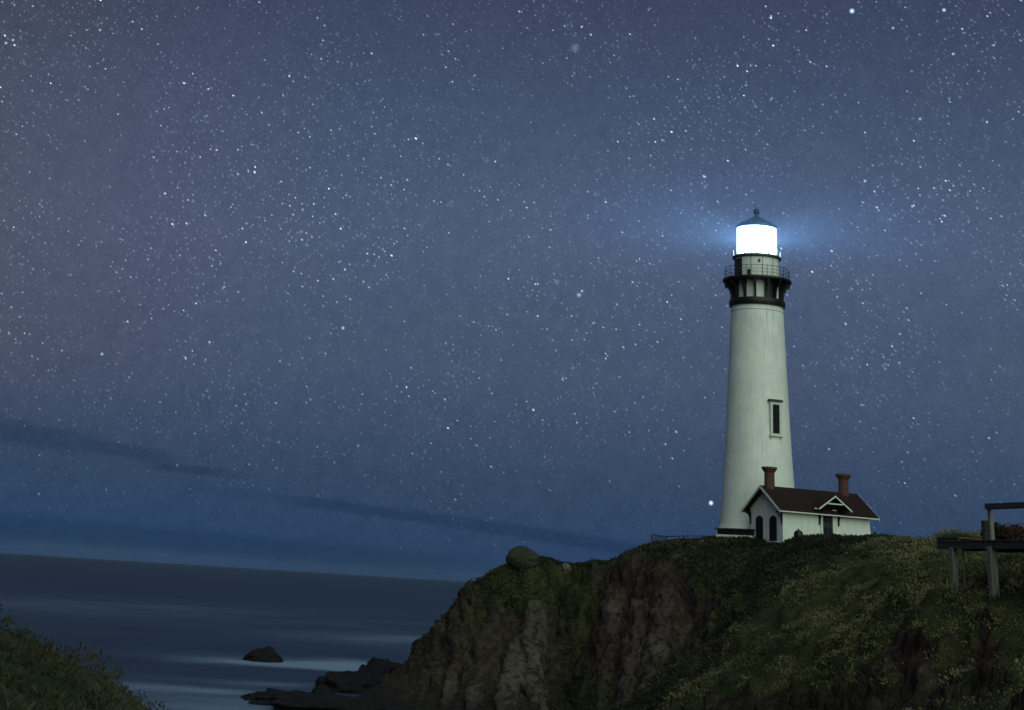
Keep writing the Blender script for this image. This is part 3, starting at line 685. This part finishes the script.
# gable: shutters/windows, brackets, pendant
for (xa, xb) in ((755.6, 764), (769.2, 777.6)):
    y1 = on_gable(xb, 525)[0]; y0 = on_gable(xa, 525)[0]; zt = on_gable((xa+xb)/2, 515.5)[1]; zb = .15
    yc = (y0+y1)/2; hw = abs(y0-y1)/2; hw = min(hw, .62)
    def arch(o_, zt_, zb_, hw_): return [(o_, yc-hw_, zb_), (o_, yc+hw_, zb_), (o_, yc+hw_, zt_-.3), (o_, yc+hw_*.55, zt_-.08), (o_, yc, zt_), (o_, yc-hw_*.55, zt_-.08), (o_, yc-hw_, zt_-.3)]
    wn = MB().poly(arch(-.06, zt, zb, hw), (.10, 0, 0)).build('window', M_dark, house)
    mb = MB()
    for s_ in (-1, 1): mb.box((-.075, yc+s_*(hw-.05), (zb+zt-.3)/2), (.03, .09, zt-.3-zb))
    mb.box((-.075, yc, (zb+zt-.1)/2), (.03, .05, zt-.2-zb)); mb.build('frame', simple('blue_black_frame', (.012, .016, .03), (.02, .026, .045), 4, .5), wn)
    MB().box((-.1, yc, zb-.03), (.2, hw*2+.2, .08)).build('sill', M_trim, wn)
def brace(x0, y0, dx, dy, name='bracket'):
    mb = MB(); zt = ze+.0
    o_ = Vector((x0, y0, 0)); d = Vector((dx, dy, 0))
    mb.bar(o_+Vector((0, 0, zt-1.15)), o_+Vector((0, 0, zt+.02)), .12)
    mb.bar(o_+Vector((0, 0, zt-.05)), o_+d+Vector((0, 0, zt-.05)), .10)
    prev = o_+Vector((0, 0, zt-1.05))
    for i in range(1, 7):
        u = i/6; q = o_+d*(u**1.8)*.92+Vector((0, 0, zt-1.05+.95*math.sin(u*math.pi/2))); mb.bar(prev, q, .09, up=(dy, -dx, .01)); prev = q
    return mb.build(name, M_dark, house)
brace(-.06, .1, -og+.1, 0); brace(-.06, Wd-.1, -og+.1, 0); brace(.1, Wd+.06, 0, oe-.05)
MB().box((-.68, Wd/2, zr-.45), (.09, .09, .75)).box((-.68, Wd/2, zr-.62), (.07, 1.0, .08)).build('pendant', M_dark, house)
# entrance on the long wall: door, jamb, gabled hood on curved braces
xa = on_front(822.5, 522)[0]; xb = on_front(832, 522)[0]; dtop = on_front(827, 511.5)[1]
door = MB().box(((xa+xb)/2, -.04, dtop/2), (xb-xa, .1, dtop), bev=.01).build('door', simple('door_paint', (.012, .013, .014), (.028, .028, .026), 4, .5), house)
MB().box((xb-.12, -.12, 1.15), (.05, .07, .16)).build('handle', M_iron2, door)
for q in range(2):
    for r_i in range(3): MB().box((xa+(xb-xa)*(.28+.44*q), -.10, .5+r_i*.82*dtop/2.7), ((xb-xa)*.32, .025, .6)).build('panel', M_dark, door)
MB().box((xb+.28, -.05, dtop/2+.1), (.50, .12, dtop+.2)).box((xa-.13, -.05, dtop/2+.1), (.22, .12, dtop+.2)).build('door_frame', M_trim, house)
po = 1.15
x0, zf0 = on_front(819, 509, po); x1, zf1 = on_front(852, 510.5, po); xm, zm = on_front(835.7, 496.5, po)
zf = (zf0+zf1)/2; xm = (x0+x1)/2
hood = MB()
for (xe) in (x0, x1): hood.poly([(xe, -po, zf), (xm, -po, zm), (xm, -po, zm+.1), (xe, -po, zf+.1)], (0, po+1.6, 0))
hd = hood.build('entrance_hood', M_shing, house)
hb = MB()
for (xe) in (x0, x1): hb.poly([(xe, -po-.06, zf-.14), (xm, -po-.06, zm-.08), (xm, -po-.06, zm+.08), (xe, -po-.06, zf+.02)], (0, .05, 0))
hb.bar((x0+(xm-x0)*.55, -po-.03, zf+(zm-zf)*.42), (x1-(x1-xm)*.55, -po-.03, zf+(zm-zf)*.42), .05, .12)
hb.bar((x0-.35, -po+.3, zf-.02), (x0+.25, -po+.3, zf-.02), .05, .1)
hb.build('hood_trim', M_trim, hd)
for xe in (xa-.42, xb+.78):
    mb = MB(); mb.bar((xe, -.08, zf-1.5), (xe, -.08, zf+.05), .13); mb.bar((xe, -.05, zf-.02), (xe, -po+.05, zf-.02), .12)
    prev = Vector((xe, -.08, zf-1.4))
    for i in range(1, 8):
        u = i/7; q = Vector((xe, -.08-(po-.2)*(u**1.7), zf-1.4+1.35*math.sin(u*math.pi/2))); mb.bar(prev, q, .11, up=(1, 0, .01)); prev = q
    mb.build('bracket', M_dark, hd)
# buttress flare at the far end wall foot
MB().poly([(L, .02, 0), (L+.75, .02, 0), (L+.42, .02, .75), (L+.08, .02, 1.7), (L, .02, 2.2)], (0, .5, 0)).build('buttress', M_white, house)

# dark low shed between tower and fence, round tank in front of the house wall
c1 = at(716, 536, 185); c2 = at(752, 534, 183)
rz = math.atan2(c2.y-c1.y, c2.x-c1.x); md = (c1+c2)/2; ln = (c2-c1).length
sh_ = empty('pump_enclosure', (md.x, md.y, md.z-.55), rz); tag(sh_, 'low dark flat-roofed enclosure on a white plinth left of the house', 'shed')
MB().box((0, .9, .25), (ln, 1.8, .62), bev=.03).build('plinth', M_white, sh_)
MB().box((.08, .9, .82), (ln-.1, 1.7, .50), bev=.02).build('wall', M_black, sh_)
MB().poly([(-ln/2-.15, -.15, 1.07), (-ln/2-.15, 1.95, 1.07), (-ln/2+.4, 1.95, 1.26), (-ln/2+.4, -.15, 1.26)], (.001, 0, 0)) .b.free()
MB().box((0, .9, 1.14), (ln+.3, 2.1, .13), bev=.03).build('roof', M_woodd, sh_)
c = at(798.5, 537, 173)
tk = empty('tank', (c.x, c.y, c.z-.15)); tag(tk, 'small dark domed tank standing in front of the house wall', 'tank')
MB().lathe([(.44, 0), (.46, .1), (.46, .42), (.38, .62), (.2, .76), (0, .80)], 24).build('tank_body', M_black, tk, True, 40)
MB().lathe([(.50, -.1), (.50, .05), (.44, .06)], 20).build('base_ring', M_conc, tk)
MB().tube([(0, 0, .78), (0, 0, .92)], .07, 8).build('valve', M_black, tk)

# ------------------------------------------------------------ cliff-top railing
fn = empty('fence', at(651, 546, 182)); tag(fn, 'thin metal railing along the cliff top left of the lighthouse', 'fence')
def lp(px, py, D): return at(px, py, D)-fn.location
pnts = [(651.5, 535, 546, 182), (667, 536.5, 546, 186), (684, 536, 546, 185), (713, 536, 545, 184)]
M_rail = simple('galvanised_pipe', (.012, .015, .02), (.03, .033, .04), 4, .5)
for px, yt, yb, D in pnts:
    p = lp(px, yt, D); MB().tube([p, p-Vector((0, 0, 1.9))], .06, 6).build('post', M_rail, fn)
for (i, j) in ((0, 1), (1, 2), (2, 3)):
    a_ = pnts[i]; b_ = pnts[j]; pa, pb = lp(a_[0], a_[1], a_[3]), lp(b_[0], b_[1], b_[3])
    MB().tube([pa, pb], .05, 6).build('rail', M_rail, fn)
    MB().tube([pa-Vector((0, 0, .5)), pb-Vector((0, 0, .5))], .018, 5).build('rail', M_rail, fn)
pa, pb = lp(651.5, 535, 182), lp(667, 536.5, 186); mb = MB()
for i in range(1, 12):
    q = pa.lerp(pb, i/12); mb.tube([q, q-Vector((0, 0, 1.05))], .03, 4)
mb.build('balusters', M_rail, fn)

# ------------------------------------------------------------ timber platform on the right
dk = empty('platform', at(990, 545, 70)); tag(dk, 'weathered timber viewing platform on posts with a heavy handrail', 'platform')
def dp(px, py, D): return at(px, py, D)-dk.location
A0 = dp(937, 540.5, 75); A1 = dp(1085, 545, 66); A1.z = A0.z
ux = (A1-A0); DL = ux.length; ux.normalize(); uy = Vector((-ux.y, ux.x, 0))
if uy.y < 0: uy = -uy
rotd = Matrix((ux, uy, Vector((0, 0, 1)))).transposed()
for i in range(int(DL/.16)):
    j = random.uniform(-.01, .01); l_ = 2.6+random.uniform(-.05, .05)
    MB().box(A0+ux*(.08+i*.16)+uy*1.25+Vector((0, 0, -.03+j)), (.145, l_, .05), rotd).build('deck_board', M_woodd, dk)
for off in (.05, 1.3, 2.4): MB().box(A0+ux*(DL/2)+uy*off+Vector((0, 0, -.19)), (DL, .12, .27), rotd).build('joist', M_woodd, dk)
# raised boards at the left end
MB().box(A0+ux*.75+uy*.9+Vector((0, 0, .10)), (1.75, 1.7, .07), rotd, .01).box(A0+ux*.75+uy*.12+Vector((0, 0, .03)), (1.7, .08, .14), rotd).build('step', M_woodd, dk)
def along(px):
    r = ray(px, 545); r2 = Vector((r.x, r.y, 0)); o = dk.location+A0
    # intersect camera bearing with deck front line in plan
    det = ux.x*(-r2.y)-ux.y*(-r2.x); k = ((-o.x)*(-r2.y)-(-o.y)*(-r2.x))/det; return k
for px, wd in ((951, .24), (989.5, .31)):
    k = along(px); p = A0+ux*k+uy*.08
    MB().box(p+Vector((0, 0, -1.75)), (wd, wd, 3.0), rotd, .02).build('post', M_wood, dk)
k = along(956); p = A0+ux*k+uy*.3; MB().tube([p+Vector((0, 0, -.3)), p+Vector((0, 0, -1.9))], .035, 6).build('pipe', M_wood, dk)
for kk in (DL-.3,):
    for o2 in (.15, 2.3): p = A0+ux*kk+uy*o2; MB().box(p+Vector((0, 0, -1.6)), (.26, .26, 2.7), rotd, .02).build('post', M_wood, dk)
k1 = along(981.3); p = A0+ux*k1+uy*.25; MB().box(p+Vector((0, 0, .36)), (.27, .27, .74), rotd, .02).build('stub_post', M_woodd, dk)
k2 = along(986.8); p = A0+ux*k2+uy*.25; HR = 1.16
MB().box(p+Vector((0, 0, HR/2)), (.17, .17, HR), rotd, .01).build('rail_post', M_wood, dk)
p2 = A0+ux*(DL-.3)+uy*.25
MB().box(p2+Vector((0, 0, HR/2)), (.17, .17, HR), rotd, .01).build('rail_post', M_wood, dk)
MB().bar(p+Vector((-.09, 0, HR+.08))-ux*.09, p2+Vector((.2, 0, HR+.08)), .2, .22, bev=.015).build('handrail', M_woodd, dk)

# ------------------------------------------------------------ vegetation
def leafmat(name, stops):
    def b(tt, p):
        a = tt.node('ShaderNodeAttribute'); a.attribute_name = 'tone'
        geo = tt.node('ShaderNodeNewGeometry').outputs['Position']
        n = tt.ss(tt.noise(geo, .22, 4, .65), .3, .7)
        f = tt.m('ADD', tt.m('MULTIPLY', a.outputs['Fac'], .45), tt.m('MULTIPLY', n, .5), clamp=True)
        tt.put(p.inputs['Base Color'], tt.ramp(f, stops)); p.inputs['Roughness'].default_value = .8; p.inputs['Specular IOR Level'].default_value = .15
    return mat(name, b)
M_scrub = leafmat('scrub_leaves', [(.15, (.015, .018, .011)), (.40, (.056, .056, .028)), (.62, (.140, .128, .062)), (.9, (.185, .16, .085))])
M_scrubd = leafmat('headland_scrub_leaves', [(.15, (.010, .012, .009)), (.5, (.024, .027, .017)), (.85, (.062, .055, .033))])
M_grass = leafmat('grass_blades', [(.15, (.011, .014, .009)), (.5, (.030, .033, .018)), (.85, (.066, .060, .034))])
def scatter(name, pos, nrm, n_leaf, size, wid, up, m, spread, tone, seed, label):
    rg = np.random.default_rng(seed); N = len(pos); K = N*n_leaf
    base_ = np.repeat(pos, n_leaf, 0)+rg.normal(0, 1, (K, 3))*np.repeat(spread, n_leaf)[:, None]*np.array([1, 1, .35])
    d = rg.normal(0, 1, (K, 3)); d[:, 2] = np.abs(d[:, 2])*.6+up; d += np.repeat(nrm, n_leaf, 0)*.6; d /= np.linalg.norm(d, axis=1, keepdims=True)
    s_ = rg.normal(0, 1, (K, 3)); s_ = np.cross(d, s_); s_ /= np.linalg.norm(s_, axis=1, keepdims=True)
    L_ = np.repeat(size, n_leaf)*rg.uniform(.5, 1.3, K); w_ = L_*wid
    a = base_-d*(L_*.1)[:, None]; mid = base_+d*(L_*.5)[:, None]; tip = base_+d*L_[:, None]; tip[:, 2] -= L_*.12
    V = np.stack([a, mid+s_*w_[:, None], tip, mid-s_*w_[:, None]], 1).reshape(-1, 3)
    Fq = np.arange(K*4).reshape(-1, 4)
    tn_ = np.repeat(np.clip(np.repeat(tone, n_leaf)+rg.normal(0, .07, K), 0, 1), 4)
    o = npmesh(name, V, Fq, m, {'tone': tn_}, smooth=False); tag(o, label, 'vegetation', kind='stuff'); return o
PF = Pn.reshape(-1, 3); NF = NRM.reshape(-1, 3); VF = veg.ravel(); DF = D_.ravel(); AF = AZ.ravel(); EF = EL.ravel(); SF = SL.ravel()
def pick(mask, n, seed):
    rg = np.random.default_rng(seed); ix = np.flatnonzero(mask); wgt = (np.sqrt(1+SF[ix]**2)*np.clip(VF[ix], .02, 1)).astype(np.float64); ix = rg.choice(ix, min(n, len(ix)), replace=True, p=wgt/wgt.sum())
    return PF[ix]+rg.uniform(-.08, .08, (len(ix), 3)), NF[ix], ix
fine = (PF[:, 0] > -16) & (PF[:, 0] < 68) & (PF[:, 1] > 7) & (PF[:, 1] < 206)
# near ridge scrub
PXF = PX.ravel(); PYF = PY.ravel()
mk = fine & (DF > 52) & (DF < 145) & (PXF > 640) & (PXF < 1090) & (PYF < 740) & (VF > .35)
pos, nr, ix = pick(mk, 115000, 1)
pz = fbm(pos[:, 0]*.55, pos[:, 1]*.55, pos[:, 2]*.55, 8, 3)
tone = np.clip(.5+pz*.9, 0, 1); lift = np.clip(pz, 0, 1)*.65; pos = pos+nr*lift[:, None]
scatter('scrub', pos, nr, 6, np.clip(.12+.09*pz, .06, .25), .22, .35, M_scrub, np.full(len(pos), .14), tone, 2, 'dense low yellow-green scrub covering the near ridge')
# headland scrub
mk = fine & (DF >= 135) & (DF < 196) & (PXF > 360) & (PXF < 1060) & (VF > .4)
pos, nr, ix = pick(mk, 45000, 3)
pz = fbm(pos[:, 0]*.4, pos[:, 1]*.4, pos[:, 2]*.4, 18, 3)
scatter('headland_scrub', pos, nr, 5, np.clip(.26+.2*pz, .12, .5), .26, .35, M_scrubd, np.full(len(pos), .16), np.clip(.5+pz*.8, 0, 1), 4, 'dark matted scrub over the top and gullies of the headland')
# near left grass
mk = fine & (DF > 9) & (DF < 46) & (PXF < 200) & (PXF > -30) & (PF[:, 0] < 0) & (PYF < 745)
VF2 = VF.copy(); VF[:] = 1
pos, nr, ix = pick(mk, 120000, 5); VF[:] = VF2
pz = fbm(pos[:, 0]*1.1, pos[:, 1]*.8, pos[:, 2]*.9, 28, 3); pos = pos+nr*(np.clip(pz, 0, 1)*.28)[:, None]
scatter('grass', pos, nr, 7, np.clip(.10+.08*pz, .04, .17), .11, .3, M_grass, np.full(len(pos), .07), np.clip(.5+pz*.9, 0, 1), 6, 'coarse wind-blown grass on the near slope at lower left')
# shrubs behind the platform: bare twig and low bushes
def bush(px, py, D, rx, rz_, label, seed, m, n=900):
    c = at(px, py, D); e = empty('shrub', (c.x, c.y, c.z-.3)); tag(e, label, 'shrub')
    rg = np.random.default_rng(seed); mb = MB()
    for i in range(9):
        a_ = rg.uniform(0, 6.28); p = [(0, 0, 0)]
        for k in range(1, 5): p.append((math.cos(a_)*rx*.22*k+rg.normal(0, .04), math.sin(a_)*rx*.22*k+rg.normal(0, .04), (rz_+.3)*k/4.5))
        mb.tube(p, .022, 5, .006)
    mb.build('stem', M_woodd, e)
    u = rg.normal(0, 1, (n, 3)); u /= np.linalg.norm(u, axis=1, keepdims=True); rr = rg.uniform(.45, 1, n)**.5
    pc = u*rr[:, None]*np.array([rx, rx, rz_])*(1+.35*fbm(u[:, 0]*2+seed, u[:, 1]*2, u[:, 2]*2, seed, 2))[:, None]+np.array([0, 0, .3+rz_*.35])
    o = scatter('foliage', pc, u, 4, np.full(n, .10), .3, .1, m, np.full(n, .03), rg.uniform(.2, .8, n), seed+1, None)
    for kk in ('label', 'category', 'kind'):
        if kk in o: del o[kk]
    o.parent = e
bush(995, 538, 80, .55, .42, 'low dark bush just behind the rail post', 50, M_scrubd)
bush(1016, 539, 80, .8, .38, 'reddish-brown bush behind the platform at the right edge', 51, leafmat('reddish_leaves', [(.2, (.03, .016, .012)), (.8, (.09, .045, .03))]))
c = at(1012, 537, 80); tw = MB()
for pts in ([(997, 530), (1003, 525.5), (1012, 527), (1026, 528)], [(1003, 525.5), (1007, 523.5), (1020, 526)], [(1012, 527), (1018, 524), (1030, 523)], [(1010, 540), (1005, 532), (1003, 525.5)]):
    tw.tube([at(a_, b_, 80)-c for a_, b_ in pts], .035, 5, .012)
o = tw.build('bare_branch', M_woodd); o.location = c; tag(o, 'thin bare branch arching above the bushes under the handrail', 'branch')

# ------------------------------------------------------------ sea haze
hb_ = MB().box((0, 1500, 29.5), (18600, 21600, 67)).build('haze', None) if False else None
me = bpy.data.meshes.new('haze'); b = bmesh.new(); bmesh.ops.create_cube(b, size=1.0)
zlo = float(min(Z.min(), 0))-1.0; zhi = LB+36.8
bmesh.ops.transform(b, matrix=Matrix.Translation((0, 5800, (zlo+zhi)/2)) @ Matrix.Diagonal((18100, 12600, zhi-zlo, 1)), verts=b.verts[:]); b.to_mesh(me); b.free()
hz_o = bpy.data.objects.new('haze', me); C.objects.link(hz_o); tag(hz_o, 'thin sea haze over the water and round the lantern', 'haze', kind='stuff')
mh = bpy.data.materials.new('thin_sea_haze'); mh.use_nodes = True; th_ = NT(mh.node_tree); th_.n.clear()
pv = th_.node('ShaderNodeVolumePrincipled'); pv.inputs['Color'].default_value = (.75, .85, 1, 1); pv.inputs['Density'].default_value = HAZE; pv.inputs['Anisotropy'].default_value = .0
oo = th_.node('ShaderNodeOutputMaterial'); th_.l.new(pv.outputs[0], oo.inputs['Volume']); me.materials.append(mh)
